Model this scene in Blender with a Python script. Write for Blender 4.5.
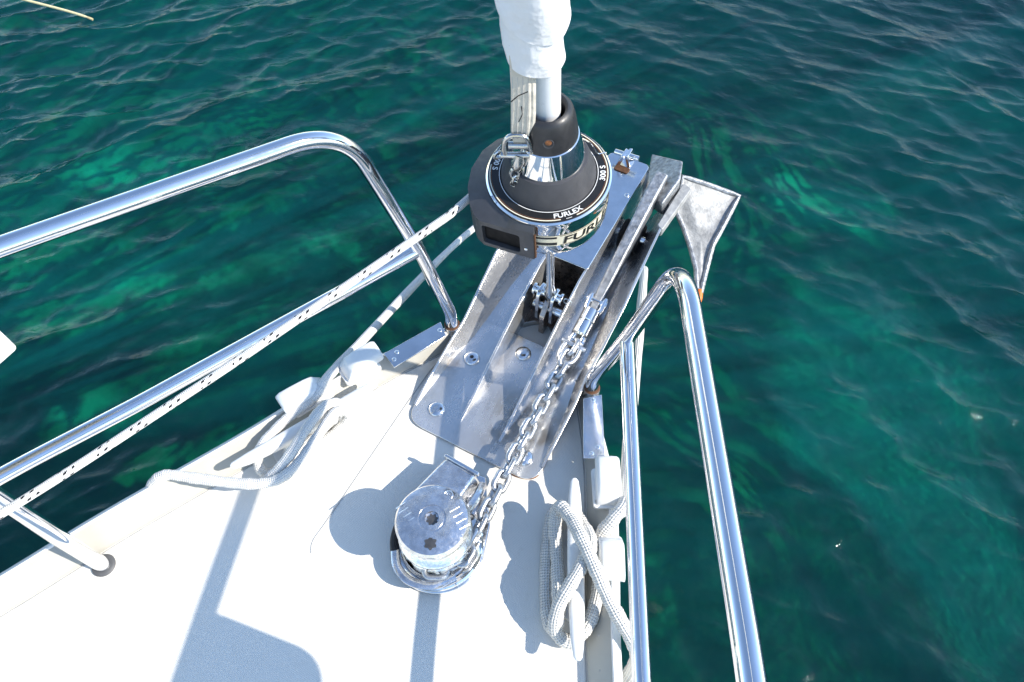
import bpy, math, random
import numpy as np
from math import sin, cos, pi, radians, sqrt, atan2
from mathutils import Vector, Matrix, Quaternion
random.seed(7)
rng = np.random.default_rng(11)
S = bpy.context.scene
for o in list(bpy.data.objects): bpy.data.objects.remove(o)
C = S.collection

# ------------------------------------------------------------------ camera, sky, sun, exposure
YAW, PITCH, ROLL = radians(-27.7), radians(57.1), radians(.3)
F = Vector((sin(YAW)*cos(PITCH), cos(YAW)*cos(PITCH), -sin(PITCH)))
Rr = Vector((cos(YAW), -sin(YAW), 0)); U = Rr.cross(F)
R2 = cos(ROLL)*Rr + sin(ROLL)*U; U2 = -sin(ROLL)*Rr + cos(ROLL)*U
cam = bpy.data.cameras.new('camera'); co = bpy.data.objects.new('camera', cam); C.objects.link(co)
mw = Matrix.Identity(4)
for i in range(3): mw[i][0], mw[i][1], mw[i][2] = R2[i], U2[i], -F[i]
mw.translation = (.36, 0, 1.35); co.matrix_world = mw
cam.sensor_width = 36; cam.lens = 730/1024*36; cam.clip_start = .02; cam.clip_end = 20000
S.camera = co
S.render.resolution_x, S.render.resolution_y = 1024, 682

SUN = Vector((1, .2, .847)).normalized()
EL = math.asin(SUN.z)
w = bpy.data.worlds.new('World'); S.world = w; w.use_nodes = True
nt = w.node_tree; bg = nt.nodes['Background']
sky = nt.nodes.new('ShaderNodeTexSky'); sky.sky_type = 'NISHITA'; sky.sun_disc = False
sky.sun_elevation = EL; sky.sun_rotation = atan2(SUN.x, SUN.y)
sky.air_density = 1.0; sky.dust_density = .1; sky.ozone_density = 1.2
nt.links.new(sky.outputs[0], bg.inputs[0]); bg.inputs[1].default_value = .15
sl = bpy.data.lights.new('sun', 'SUN'); sl.energy = 3.4; sl.angle = radians(.53); sl.color = (1, .94, .85)
so = bpy.data.objects.new('sun', sl); C.objects.link(so)
so.rotation_euler = SUN.to_track_quat('Z', 'Y').to_euler(); so.location = (6, 1, 6)
vs = S.view_settings; vs.view_transform = 'Standard'; vs.look = 'None'; vs.gamma = 1; vs.exposure = 1.0
S.cycles.caustics_reflective = False; S.cycles.caustics_refractive = False

# ------------------------------------------------------------------ materials
MAT = {}
def nodes(name):
    m = bpy.data.materials.new(name); m.use_nodes = True; MAT[name] = m
    t = m.node_tree; return m, t, t.nodes['Principled BSDF'], t.nodes, t.links
def noise(n, l, scale, detail=4, rough=.55, vec=None):
    x = n.new('ShaderNodeTexNoise'); x.inputs['Scale'].default_value = scale
    x.inputs['Detail'].default_value = detail; x.inputs['Roughness'].default_value = rough
    if vec: l.new(vec, x.inputs['Vector'])
    return x.outputs['Fac']
def ramp(n, l, src, stops):
    r = n.new('ShaderNodeValToRGB'); l.new(src, r.inputs[0])
    while len(r.color_ramp.elements) < len(stops): r.color_ramp.elements.new(.5)
    for e, (p, c) in zip(r.color_ramp.elements, stops):
        e.position = p; e.color = (c, c, c, 1) if not hasattr(c, '__len__') else (*c, 1)
    return r.outputs[0]
def bump(n, l, src, strength, dist, b, prev=None):
    x = n.new('ShaderNodeBump'); x.inputs['Strength'].default_value = strength; x.inputs['Distance'].default_value = dist
    l.new(src, x.inputs['Height'])
    if prev: l.new(prev, x.inputs['Normal'])
    l.new(x.outputs[0], b.inputs['Normal']); return x.outputs[0]
def gen(n): return n.new('ShaderNodeTexCoord').outputs['Object']
def simple(name, col, rough=.5, metal=0, var=.1, scale=30, rvar=.1, bmp=0, bscale=200, bdist=.001, coat=0, spec=.5):
    m, t, b, n, l = nodes(name); v = gen(n)
    f = noise(n, l, scale, 5, .6, v)
    c0 = [max(0, c*(1-var)) for c in col]; c1 = [min(1, c*(1+var)) for c in col]
    l.new(ramp(n, l, f, [(.3, c0), (.7, c1)]), b.inputs['Base Color'])
    g = noise(n, l, scale*2.7, 4, .6, v)
    l.new(ramp(n, l, g, [(.3, max(.02, rough-rvar)), (.7, min(1, rough+rvar))]), b.inputs['Roughness'])
    b.inputs['Metallic'].default_value = metal
    b.inputs['Specular IOR Level'].default_value = spec
    if coat: b.inputs['Coat Weight'].default_value = coat
    if bmp: bump(n, l, noise(n, l, bscale, 4, .6, v), bmp, bdist, b)
    return m
simple('tube_steel', (.80, .80, .81), .07, 1, .04, 18, .035, .12, 60, .0006)
simple('polished_steel', (.74, .74, .75), .16, 1, .10, 22, .07, .25, 45, .0012)
simple('chrome', (.86, .85, .83), .05, 1, .04, 20, .03, .06, 40, .0006)
simple('galvanized', (.36, .37, .38), .50, .8, .45, 70, .14, .8, 160, .002)
simple('cast_aluminium', (.70, .70, .71), .20, .95, .22, 60, .10, .5, 90, .0012)
simple('white_paint', (.76, .76, .74), .38, 0, .05, 25, .08, .1, 120, .0006)
simple('black_plastic', (.020, .020, .022), .42, 0, .2, 60, .08, .15, 500, .0004)
simple('grey_plastic', (.052, .052, .057), .46, 0, .15, 50, .08, .15, 500, .0004)
simple('dark_rubber', (.015, .015, .016), .55, 0, .3, 60, .1)
simple('cream_print', (.78, .72, .55), .35, 0, .06)
simple('white_print', (.85, .84, .80), .4, 0, .04)
simple('black_print', (.012, .012, .012), .4, 0, .04)
simple('rust', (.22, .085, .03), .75, .1, .45, 120, .12, .8, 200, .001)
simple('fluke_zinc', (.36, .36, .35), .6, .2, .32, 45, .12, .8, 140, .002)
simple('rail_cream', (.44, .42, .365), .4, 0, .04, 25, .08)
simple('brown_stain', (.10, .045, .02), .7, .2, .4, 120, .12)
simple('void_black', (.004, .004, .005), .6, 0, .1, spec=.2)
simple('ring_grey', (.10, .10, .10), .5, 0, .2, 40)
simple('socket_metal', (.16, .15, .14), .35, .8, .3, 60)
simple('shackle_steel', (.50, .50, .49), .22, 1, .2, 60, .08)
simple('orange_paint', (.75, .17, .02), .5, 0, .15, 80)
simple('seat_board', (.80, .79, .74), .35, 0, .04)
simple('foil_white', (.74, .75, .75), .32, .0, .04, 20)
simple('hull_gelcoat', (.80, .80, .78), .22, 0, .03, 6)
simple('pit_steel', (.40, .34, .30), .28, .95, .4, 40, .12, .4, 70, .001)
simple('sealant', (.42, .41, .39), .7, 0, .2)
simple('yellow_line', (.62, .56, .32), .8, 0, .15, 60)

def mat_plate():
    m, t, b, n, l = nodes('plate_steel'); v = gen(n)
    mp = n.new('ShaderNodeMapping'); l.new(v, mp.inputs[0]); mp.inputs['Scale'].default_value = (1, .10, 1)
    st = noise(n, l, 160, 4, .6, mp.outputs[0]); f = noise(n, l, 11, 6, .62, v); g = noise(n, l, 85, 5, .7, v)
    cl = ramp(n, l, f, [(.25, (.52, .46, .40)), (.40, (.70, .68, .65)), (.70, (.80, .80, .80))])
    sp = ramp(n, l, g, [(.24, (.66, .60, .52)), (.36, (1, 1, 1))])
    mm = n.new('ShaderNodeMix'); mm.data_type = 'RGBA'; mm.blend_type = 'MULTIPLY'; mm.inputs[0].default_value = .8
    l.new(cl, mm.inputs[6]); l.new(sp, mm.inputs[7]); l.new(mm.outputs[2], b.inputs['Base Color'])
    mx = n.new('ShaderNodeMath'); mx.operation = 'MULTIPLY_ADD'; l.new(st, mx.inputs[0]); mx.inputs[1].default_value = .35; l.new(f, mx.inputs[2])
    l.new(ramp(n, l, mx.outputs[0], [(.45, .11), (.85, .34)]), b.inputs['Roughness'])
    b.inputs['Metallic'].default_value = .82
    p = bump(n, l, st, .10, .0006, b); bump(n, l, f, .12, .0016, b, p)
mat_plate()
def mat_deck():
    m, t, b, n, l = nodes('deck_gelcoat'); v = gen(n)
    f = noise(n, l, 3, 5, .6, v); g = noise(n, l, 45, 4, .7, v)
    a = ramp(n, l, f, [(.3, (.80, .765, .685)), (.7, (.84, .805, .725))])
    s = ramp(n, l, g, [(.25, (.93, .92, .90)), (.42, (1, 1, 1))])
    mm = n.new('ShaderNodeMix'); mm.data_type = 'RGBA'; mm.blend_type = 'MULTIPLY'; mm.inputs[0].default_value = 1
    l.new(a, mm.inputs[6]); l.new(s, mm.inputs[7]); l.new(mm.outputs[2], b.inputs['Base Color'])
    b.inputs['Roughness'].default_value = .42
    # moulded non-skid: small diamond grid
    sp = n.new('ShaderNodeSeparateXYZ'); l.new(v, sp.inputs[0])
    def wave(op):
        k = n.new('ShaderNodeMath'); k.operation = op; l.new(sp.outputs[0], k.inputs[0]); l.new(sp.outputs[1], k.inputs[1])
        q = n.new('ShaderNodeMath'); q.operation = 'MULTIPLY'; l.new(k.outputs[0], q.inputs[0]); q.inputs[1].default_value = 1150
        z = n.new('ShaderNodeMath'); z.operation = 'SINE'; l.new(q.outputs[0], z.inputs[0]); return z.outputs[0]
    p = n.new('ShaderNodeMath'); p.operation = 'MULTIPLY'; l.new(wave('ADD'), p.inputs[0]); l.new(wave('SUBTRACT'), p.inputs[1])
    bump(n, l, p.outputs[0], .35, .0006, b)
mat_deck()
def mat_rope(name, col, flecks=False, dirty=.12, freq=900., lo=.84, bst=.6):
    m, t, b, n, l = nodes(name)
    uv = n.new('ShaderNodeUVMap').outputs[0]; sp = n.new('ShaderNodeSeparateXYZ'); l.new(uv, sp.inputs[0])
    def M(op, a, c):
        k = n.new('ShaderNodeMath'); k.operation = op
        for i, x in enumerate((a, c)):
            if x is None: continue
            if isinstance(x, (int, float)): k.inputs[i].default_value = x
            else: l.new(x, k.inputs[i])
        return k.outputs[0]
    u = M('MULTIPLY', sp.outputs[0], 2*pi*8); vv = M('MULTIPLY', sp.outputs[1], freq)
    br = M('MULTIPLY', M('SINE', M('ADD', u, vv), None), M('SINE', M('SUBTRACT', u, vv), None))
    f = noise(n, l, 35, 4, .6, gen(n))
    base = ramp(n, l, f, [(.3, [c*(1-dirty) for c in col]), (.7, col)])
    sh = ramp(n, l, M('ADD', M('MULTIPLY', br, .5), .5), [(0, (lo, lo*.98, lo*.94)), (.5, (1, 1, 1))])
    mm = n.new('ShaderNodeMix'); mm.data_type = 'RGBA'; mm.blend_type = 'MULTIPLY'; mm.inputs[0].default_value = 1
    l.new(base, mm.inputs[6]); l.new(sh, mm.inputs[7]); out = mm.outputs[2]
    if flecks:
        # dark tracer yarns: short slanted ticks in groups along the line
        ph = M('FRACT', M('MULTIPLY', sp.outputs[1], 17.), None)
        inb = M('MULTIPLY', M('GREATER_THAN', ph, .30), M('LESS_THAN', ph, .74))
        tick = M('GREATER_THAN', M('SINE', M('ADD', M('MULTIPLY', sp.outputs[1], 460.), M('MULTIPLY', sp.outputs[0], 2*pi*3)), None), .25)
        row = M('GREATER_THAN', M('SINE', M('ADD', M('MULTIPLY', sp.outputs[0], 2*pi*5), M('MULTIPLY', sp.outputs[1], 60.)), None), .35)
        fac = M('MULTIPLY', inb, M('MULTIPLY', tick, row))
        m2 = n.new('ShaderNodeMix'); m2.data_type = 'RGBA'; l.new(fac, m2.inputs[0]); l.new(out, m2.inputs[6])
        m2.inputs[7].default_value = (.02, .02, .025, 1); out = m2.outputs[2]
    l.new(out, b.inputs['Base Color']); b.inputs['Roughness'].default_value = .85
    b.inputs['Specular IOR Level'].default_value = .2
    bump(n, l, br, bst, .0014, b)
mat_rope('rope_white', (.80, .78, .74), False, .10, 820.)
mat_rope('rope_braid', (.79, .77, .72), False, .10, 640., .68, .9)
mat_rope('furling_rope', (.80, .79, .75), True, .06, 1100.)
def mat_cloth(name, col, sc):
    m, t, b, n, l = nodes(name); v = gen(n)
    f = noise(n, l, 18, 5, .6, v)
    l.new(ramp(n, l, f, [(.3, [c*.93 for c in col]), (.7, col)]), b.inputs['Base Color'])
    b.inputs['Roughness'].default_value = .75; b.inputs['Specular IOR Level'].default_value = .25
    p = bump(n, l, noise(n, l, 22, 3, .5, v), .75, .012, b)
    bump(n, l, noise(n, l, sc, 2, .5, v), .3, .0006, b, p)
mat_cloth('sailcloth', (.80, .80, .80), 900)
mat_cloth('webbing', (.62, .57, .48), 500)

# sea: mirror-like skin over tinted clear water, with some light scattered back by the water itself
def mat_sea():
    m, t, b, n, l = nodes('sea_water'); n.remove(b); out = n['Material Output']; v = gen(n)
    mp = n.new('ShaderNodeMapping'); l.new(v, mp.inputs[0]); mp.inputs['Rotation'].default_value = (0, 0, radians(20)); mp.inputs['Scale'].default_value = (1, 1.9, 1)
    h1 = noise(n, l, 16, 4, .55, mp.outputs[0]); h2 = noise(n, l, 60, 3, .5, mp.outputs[0])
    b1 = n.new('ShaderNodeBump'); b1.inputs['Strength'].default_value = .40; b1.inputs['Distance'].default_value = .012; l.new(h1, b1.inputs['Height'])
    b2 = n.new('ShaderNodeBump'); b2.inputs['Strength'].default_value = .30; b2.inputs['Distance'].default_value = .0035; l.new(h2, b2.inputs['Height']); l.new(b1.outputs[0], b2.inputs['Normal'])
    fr = n.new('ShaderNodeFresnel'); fr.inputs['IOR'].default_value = 1.34; l.new(b2.outputs[0], fr.inputs['Normal'])
    gl = n.new('ShaderNodeBsdfGlossy'); gl.inputs['Roughness'].default_value = .02; l.new(b2.outputs[0], gl.inputs['Normal'])
    tr = n.new('ShaderNodeBsdfTransparent')
    x2 = n.new('ShaderNodeMixShader'); l.new(fr.outputs[0], x2.inputs[0]); l.new(tr.outputs[0], x2.inputs[1]); l.new(gl.outputs[0], x2.inputs[2])
    l.new(x2.outputs[0], out.inputs['Surface'])
    va = n.new('ShaderNodeVolumeAbsorption'); va.inputs['Color'].default_value = (0, .925, .895, 1); va.inputs['Density'].default_value = 1.3
    vsn = n.new('ShaderNodeVolumeScatter'); vsn.inputs['Color'].default_value = (.02, .74, .98, 1); vsn.inputs['Density'].default_value = .30; vsn.inputs['Anisotropy'].default_value = .2
    ad = n.new('ShaderNodeAddShader'); l.new(va.outputs[0], ad.inputs[0]); l.new(vsn.outputs[0], ad.inputs[1]); l.new(ad.outputs[0], out.inputs['Volume'])
mat_sea()
def mat_bed():
    m, t, b, n, l = nodes('seabed'); v = gen(n)
    at = n.new('ShaderNodeAttribute'); at.attribute_name = 'sand'
    # wandering edges of the sand patches
    wv = n.new('ShaderNodeTexNoise'); wv.inputs['Scale'].default_value = 2.2; wv.inputs['Detail'].default_value = 6; wv.inputs['Roughness'].default_value = .62; l.new(v, wv.inputs['Vector'])
    a = n.new('ShaderNodeMath'); a.operation = 'MULTIPLY_ADD'; l.new(wv.outputs['Fac'], a.inputs[0]); a.inputs[1].default_value = 1.1; a.inputs[2].default_value = -.55
    s = n.new('ShaderNodeMath'); s.operation = 'ADD'; l.new(at.outputs['Fac'], s.inputs[0]); l.new(a.outputs[0], s.inputs[1])
    weed = ramp(n, l, noise(n, l, 5.5, 6, .65, v), [(.3, (.07, .095, .055)), (.52, (.13, .16, .09)), (.75, (.24, .27, .16))])
    sand = ramp(n, l, noise(n, l, 7, 6, .65, v), [(.3, (.44, .45, .34)), (.7, (.74, .74, .58))])
    fc = ramp(n, l, s.outputs[0], [(.18, 0), (.62, 1)])
    mm = n.new('ShaderNodeMix'); mm.data_type = 'RGBA'; l.new(fc, mm.inputs[0]); l.new(weed, mm.inputs[6]); l.new(sand, mm.inputs[7])
    l.new(mm.outputs[2], b.inputs['Base Color']); b.inputs['Roughness'].default_value = 1; b.inputs['Specular IOR Level'].default_value = 0
mat_bed()

# ------------------------------------------------------------------ helpers
def obj(name, vf, mat, parent=None, smooth=35, bevel=0, seg=2, uv=None):
    v, f = vf[0], vf[1]
    me = bpy.data.meshes.new(name); me.from_pydata([tuple(p) for p in v], [], f); me.validate()
    if len(vf) > 2 and vf[2]:
        L = me.uv_layers.new(name='UVMap'); flat = [c for face in vf[2] for p in face for c in p]
        if len(flat) == 2*len(L.data): L.data.foreach_set('uv', flat)
    if smooth:
        me.polygons.foreach_set('use_smooth', [True]*len(me.polygons)); me.set_sharp_from_angle(angle=radians(smooth))
    me.materials.append(MAT[mat] if isinstance(mat, str) else mat)
    o = bpy.data.objects.new(name, me); C.objects.link(o)
    if parent: o.parent = parent
    if bevel:
        b = o.modifiers.new('bevel', 'BEVEL'); b.width = bevel; b.segments = seg; b.limit_method = 'ANGLE'; b.angle_limit = radians(40)
    return o
def thing(name, label, cat, loc=(0, 0, 0), group=None, rot=(0, 0, 0)):
    o = bpy.data.objects.new(name, None); C.objects.link(o); o.location = loc; o.rotation_euler = rot; o.empty_display_size = .05
    return tag(o, label, cat, group)
def tag(o, label, cat, group=None):
    o['label'] = label; o['category'] = cat
    if group: o['group'] = group
    return o
def merge(*parts):
    V, Fc, UVs = [], [], []
    for p in parts:
        k = len(V); V += [tuple(q) for q in p[0]]; Fc += [tuple(i+k for i in f) for f in p[1]]
        UVs += p[2] if len(p) > 2 and p[2] else [[(0, 0)]*len(f) for f in p[1]]
    return V, Fc, UVs
def xf(vf, m):
    return ([tuple(m @ Vector(p)) for p in vf[0]],) + tuple(vf[1:])
def catmull(pts, per=10):
    P = [Vector(p) for p in pts]; P = [2*P[0]-P[1]] + P + [2*P[-1]-P[-2]]; out = []
    for i in range(1, len(P)-2):
        for k in range(per):
            t = k/per; a, b, c, d = P[i-1:i+3]
            out.append(.5*((2*b)+(c-a)*t+(2*a-5*b+4*c-d)*t*t+(3*b-a-3*c+d)*t**3))
    out.append(P[-2]); return out
def fillet(pts, rad, n=10):
    P = [Vector(p) for p in pts]; out = [P[0]]
    rs = rad if hasattr(rad, '__len__') else [rad]*len(P)
    for i in range(1, len(P)-1):
        a, b, c = P[i-1], P[i], P[i+1]; d1, d2 = (a-b).normalized(), (c-b).normalized()
        th = d1.angle(d2); ln = min(rs[i]/math.tan(th/2), .48*(a-b).length, .48*(c-b).length)
        p0, p1 = b+d1*ln, b+d2*ln
        for k in range(n+1):
            t = k/n; out.append((1-t)**2*p0+2*t*(1-t)*b+t*t*p1)
    out.append(P[-1]); return out
def tube(path, r, n=14, caps=True, closed=False, flat=1.):
    P = [Vector(p) for p in path]; N = len(P)
    rr = r if hasattr(r, '__len__') else [r]*N
    T = [((P[(i+1) % N] if closed or i < N-1 else P[i])-(P[i-1] if closed or i > 0 else P[i])).normalized() for i in range(N)]
    a = Vector((0, 0, 1)) if abs(T[0].z) < .9 else Vector((1, 0, 0)); nr = (a-T[0]*a.dot(T[0])).normalized()
    V, Fc, UV = [], [], []; ln = [0.]
    for i in range(N):
        if i:
            q = T[i-1].rotation_difference(T[i]); nr = q @ nr; nr = (nr-T[i]*nr.dot(T[i])).normalized(); ln.append(ln[-1]+(P[i]-P[i-1]).length)
        bn = T[i].cross(nr)
        for k in range(n): V.append(P[i]+(nr*cos(2*pi*k/n)*flat+bn*sin(2*pi*k/n))*rr[i])
    M = N if closed else N-1
    for i in range(M):
        for k in range(n):
            k2, i2 = (k+1) % n, (i+1) % N
            Fc.append((i*n+k, i*n+k2, i2*n+k2, i2*n+k)); l2 = ln[i2] if i2 else ln[i]+.01
            UV.append([(k/n, ln[i]), ((k+1)/n, ln[i]), ((k+1)/n, l2), (k/n, l2)])
    if caps and not closed:
        Fc.append(tuple(range(n-1, -1, -1))); UV.append([(0, 0)]*n)
        Fc.append(tuple((N-1)*n+k for k in range(n))); UV.append([(0, 0)]*n)
    return V, Fc, UV
def lathe(prof, n=64, closed=False):
    V, Fc = [], []
    for r, z in prof:
        for k in range(n): V.append((r*cos(2*pi*k/n), r*sin(2*pi*k/n), z))
    m = len(prof)
    for i in range(m if closed else m-1):
        j = (i+1) % m
        for k in range(n): Fc.append((i*n+k, i*n+(k+1) % n, j*n+(k+1) % n, j*n+k))
    if not closed:
        if prof[0][0] > 1e-6: Fc.append(tuple(range(n-1, -1, -1)))
        if prof[-1][0] > 1e-6: Fc.append(tuple((m-1)*n+k for k in range(n)))
    return V, Fc, None
def prism(poly, z0, z1):
    n = len(poly); ar = sum(poly[i][0]*poly[(i+1) % n][1]-poly[(i+1) % n][0]*poly[i][1] for i in range(n))
    if ar < 0: poly = poly[::-1]
    V = [(x, y, z0) for x, y in poly]+[(x, y, z1) for x, y in poly]
    Fc = [tuple(range(n-1, -1, -1)), tuple(range(n, 2*n))]+[(i, (i+1) % n, n+(i+1) % n, n+i) for i in range(n)]
    return V, Fc, None
def slab_x(poly_yz, x0, x1):          # profile in the YZ plane, thickness along X
    v, f, _ = prism(poly_yz, x0, x1); return [(z, x, y) for x, y, z in v], f, None
def box(c, s, rz=0):
    m = Matrix.Translation(Vector(c)) @ Matrix.Rotation(rz, 4, 'Z')
    v, f, _ = prism([(-s[0]/2, -s[1]/2), (s[0]/2, -s[1]/2), (s[0]/2, s[1]/2), (-s[0]/2, s[1]/2)], -s[2]/2, s[2]/2)
    return [tuple(m @ Vector(p)) for p in v], f, None
def rounded(poly, rad, n=6):
    out = []; N = len(poly); rs = rad if hasattr(rad, '__len__') else [rad]*N
    for i in range(N):
        a, b, c = (Vector((*poly[(i+k) % N], 0)) for k in (-1, 0, 1))
        d1, d2 = (a-b).normalized(), (c-b).normalized(); th = d1.angle(d2); ln = min(rs[i]/math.tan(th/2), .48*(a-b).length, .48*(c-b).length)
        p0, p1 = b+d1*ln, b+d2*ln
        for k in range(n+1):
            t = k/n; q = (1-t)**2*p0+2*t*(1-t)*b+t*t*p1; out.append((q.x, q.y))
    return out
def dome(c, r, h, nrm=(0, 0, 1), n=24):
    pr_ = [(r, -.002), (r, h*.12)]+[(r*cos(a)**.8, h*.12+h*.88*sin(a)) for a in (i*pi/2/8 for i in range(1, 8))]+[(.0005, h)]
    return xf(lathe(pr_, n), Matrix.Translation(Vector(c)) @ Vector(nrm).to_track_quat('Z', 'Y').to_matrix().to_4x4())
def cyl(a, b, r, n=20):
    a, b = Vector(a), Vector(b); e = min(.0015, r*.2); d = (b-a).normalized()
    return tube([a, a+d*e*.3, a+d*e, b-d*e, b-d*e*.3, b], [r-e, r-e*.3, r, r, r-e*.3, r-e], n)
def mirror(vf): return [(-x, y, z) for x, y, z in vf[0]], [tuple(reversed(f)) for f in vf[1]], [list(reversed(u)) for u in vf[2]] if len(vf) > 2 and vf[2] else None
def mpts(pts): return [(-p[0], p[1], p[2]) for p in pts]

# ------------------------------------------------------------------ the setting: sea and seabed
def axis(fine0, fine1, step, far):
    a = list(np.arange(fine0, fine1, step)); d = step; x = a[-1]
    while x < far: d *= 1.16; x += d; a.append(x)
    d = step; x = a[0]; pre = []
    while x > -far: d *= 1.16; x -= d; pre.append(x)
    return np.array(pre[::-1]+a), None
XS, _ = axis(-4.7, 2.4, .0125, 4000); YS, _ = axis(-.7, 5.5, .0125, 4000)
GX, GY = np.meshgrid(XS, YS)
off = np.hypot(np.maximum(0, np.abs(GX+1.15)-3.55), np.maximum(0, np.abs(GY-2.4)-3.1))
H = np.zeros_like(GX); DX = np.zeros_like(GX); DY = np.zeros_like(GX)
gust = .75+.35*np.sin(GX*.9+GY*.5+1)*np.sin(GX*.35-GY*.8+.4)+.25*np.sin(GX*1.7-1.1*GY+2.)
side = GX*cos(YAW)-GY*sin(YAW)                                            # across the bay
wl_ = 1/(1+np.exp((side-.55)*1.6)); wr_ = 1-wl_
for i in range(190):
    lam = .065*(.95/.065)**rng.random()
    left = i % 5 < 3
    th = (radians(140) if left else radians(88))+rng.normal()*(.26 if lam > .4 else .42)
    k = 2*pi/lam; ph = rng.random()*2*pi
    amp = .0060*lam**1.0*(1.0 if lam > .2 else 1.12)*(.45 if lam > .6 else .72 if lam > .4 else 1)
    near = np.clip(1-off/(3*lam+.3), 0, 1)
    g = near*(.25+.95*(wl_ if left else wr_))*(gust if lam < .45 else 1.)
    a = k*(GX*cos(th)+GY*sin(th))+ph+.6*np.sin(.8*GX*sin(th)-.8*GY*cos(th)+i)+.35*np.sin(1.9*GX+1.3*GY+2.1*i)
    H += amp*np.cos(a)*g; DX -= amp*1.1*np.sin(a)*cos(th)*g; DY -= amp*1.1*np.sin(a)*sin(th)*g
WATER = -1.1
nx, ny = len(XS), len(YS)
V = np.stack([GX+DX, GY+DY, WATER+H], -1).reshape(-1, 3)
idx = np.arange(nx*ny).reshape(ny, nx)
Q = np.stack([idx[:-1, :-1], idx[:-1, 1:], idx[1:, 1:], idx[1:, :-1]], -1).reshape(-1, 4)
def np_mesh(name, V, Q, mat):
    me = bpy.data.meshes.new(name); me.vertices.add(len(V)); me.vertices.foreach_set('co', V.astype(np.float32).ravel())
    me.loops.add(Q.size); me.loops.foreach_set('vertex_index', Q.astype(np.int32).ravel())
    me.polygons.add(len(Q)); me.polygons.foreach_set('loop_start', np.arange(0, Q.size, 4, dtype=np.int32)); me.polygons.foreach_set('loop_total', np.full(len(Q), 4, np.int32))
    me.polygons.foreach_set('use_smooth', np.ones(len(Q), bool)); me.update(calc_edges=True); me.materials.append(MAT[mat])
    o = bpy.data.objects.new(name, me); C.objects.link(o); return o
sea = np_mesh('sea_water', V, Q, 'sea_water'); sea['kind'] = 'structure'

BED = -2.75
bx, _ = axis(-9, 5, .12, 4000); by, _ = axis(-4, 11, .12, 4000)
BX, BY = np.meshgrid(bx, by)
sand = np.zeros_like(BX)
for x, y, sx, sy, rot, s in [(1.38, 3.02, .62, .42, -50, 1.45), (1.92, 2.72, .74, .32, -66, 1.35), (2.2, 3.3, .5, .3, -50, .55), (1.15, 2.45, .16, .12, 0, .75), (.68, 4.55, .40, .26, 20, 1.0), (1.3, 6.4, .8, .4, 30, .45),
                        (-4.15, 2.25, .40, .20, 30, .60), (-3.5, 1.45, .85, .36, 20, .60), (-2.75, 2.15, .7, .34, 25, .52), (-2.2, 2.9, .5, .25, 20, .4), (-3.0, .7, .3, .2, 10, .45), (-2.0, .9, .35, .2, 30, .40), (2.5, 2.0, .3, .15, 40, .4)]:
    c_, s_ = cos(radians(rot)), sin(radians(rot)); u = (BX-x)*c_+(BY-y)*s_; v_ = -(BX-x)*s_+(BY-y)*c_
    sand = np.maximum(sand, s*np.exp(-.5*((u/sx)**2+(v_/sy)**2)**1.3))
rel = sum((.10 if abs(a)+abs(b) < 3.6 else .026)*np.sin(BX*a+BY*b+c) for a, b, c in ((1.1, .6, 0), (-.7, 1.5, 1), (2.3, -1.1, 2), (.4, 2.6, 3), (4.6, 2.1, 1), (-2.6, 5.2, 0), (6.9, -3.8, 2), (5.2, 7.4, 4), (-9.1, 3.3, 1)))*(np.hypot(BX, BY) < 60)
BV = np.stack([BX, BY, BED+rel*(1-.6*sand)], -1).reshape(-1, 3)
ib = np.arange(len(bx)*len(by)).reshape(len(by), len(bx))
bed = np_mesh('seabed', BV, np.stack([ib[:-1, :-1], ib[:-1, 1:], ib[1:, 1:], ib[1:, :-1]], -1).reshape(-1, 4), 'seabed'); bed['kind'] = 'structure'
at = bed.data.attributes.new('sand', 'FLOAT', 'POINT'); at.data.foreach_set('value', sand.astype(np.float32).ravel())

# ------------------------------------------------------------------ the boat: deck, toe rails, hull
boat = thing('sailboat', 'white sailboat bow with bare foredeck and raised moulded edge over green water', 'sailboat', (0, 0, WATER))
def onboat(o): o.location = (0, 0, -WATER); return o
yk = np.array([-4.5, -3, -1.5, -.7, -.11, .05, .17, .315, .43, .575, .70, .76, .81, .845])
wk = np.array([1.62, 1.42, 1.09, .83, .548, .478, .418, .345, .295, .225, .150, .105, .055, .012])
def win(y): return float(np.interp(y, yk, wk))
ys = list(np.concatenate([np.linspace(-4.5, -.7, 16), np.linspace(-.64, .845, 50)]))
ws = np.interp(ys, yk, wk); kk = np.array([.25, .5, .25]); ws[1:-1] = np.convolve(ws, kk, 'valid'); ws[1:-1] = np.convolve(ws, kk, 'valid')
def W(y): return float(np.interp(y, ys, ws))
def RW(y): return .062*min(1, max(.25, (.9-y)/.35))                  # width of the moulded edge
dv, dfc = [], []
for i, y in enumerate(ys):
    for t in np.linspace(-1, 1, 9): dv.append((t*(ws[i]+.012), y, .010*(1-t*t)*min(1, max(0, (-.2-y)/1.5))))
for i in range(len(ys)-1):
    for k in range(8): a = i*9+k; dfc.append((a, a+1, a+10, a+9))
onboat(obj('deck', (dv, dfc), 'deck_gelcoat', boat, 60))
def rail_loft(sg, prof):
    V, Fc = [], []; m = len(prof)
    for i, y in enumerate(ys):
        w0, r = ws[i], RW(y); h = .046*min(1, max(.02, (.748-y)/.045))
        for u, zh, z in prof: V.append((sg*(w0+u*r), y, zh*h+(z if z < 0 else z*min(1, max(0, (.748-y)/.045)))))
    for i in range(len(ys)-1):
        for k in range(m-1):
            a = i*m+k; q = (a, a+1, a+m+1, a+m); Fc.append(q if sg < 0 else q[::-1])
    return V, Fc
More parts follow.
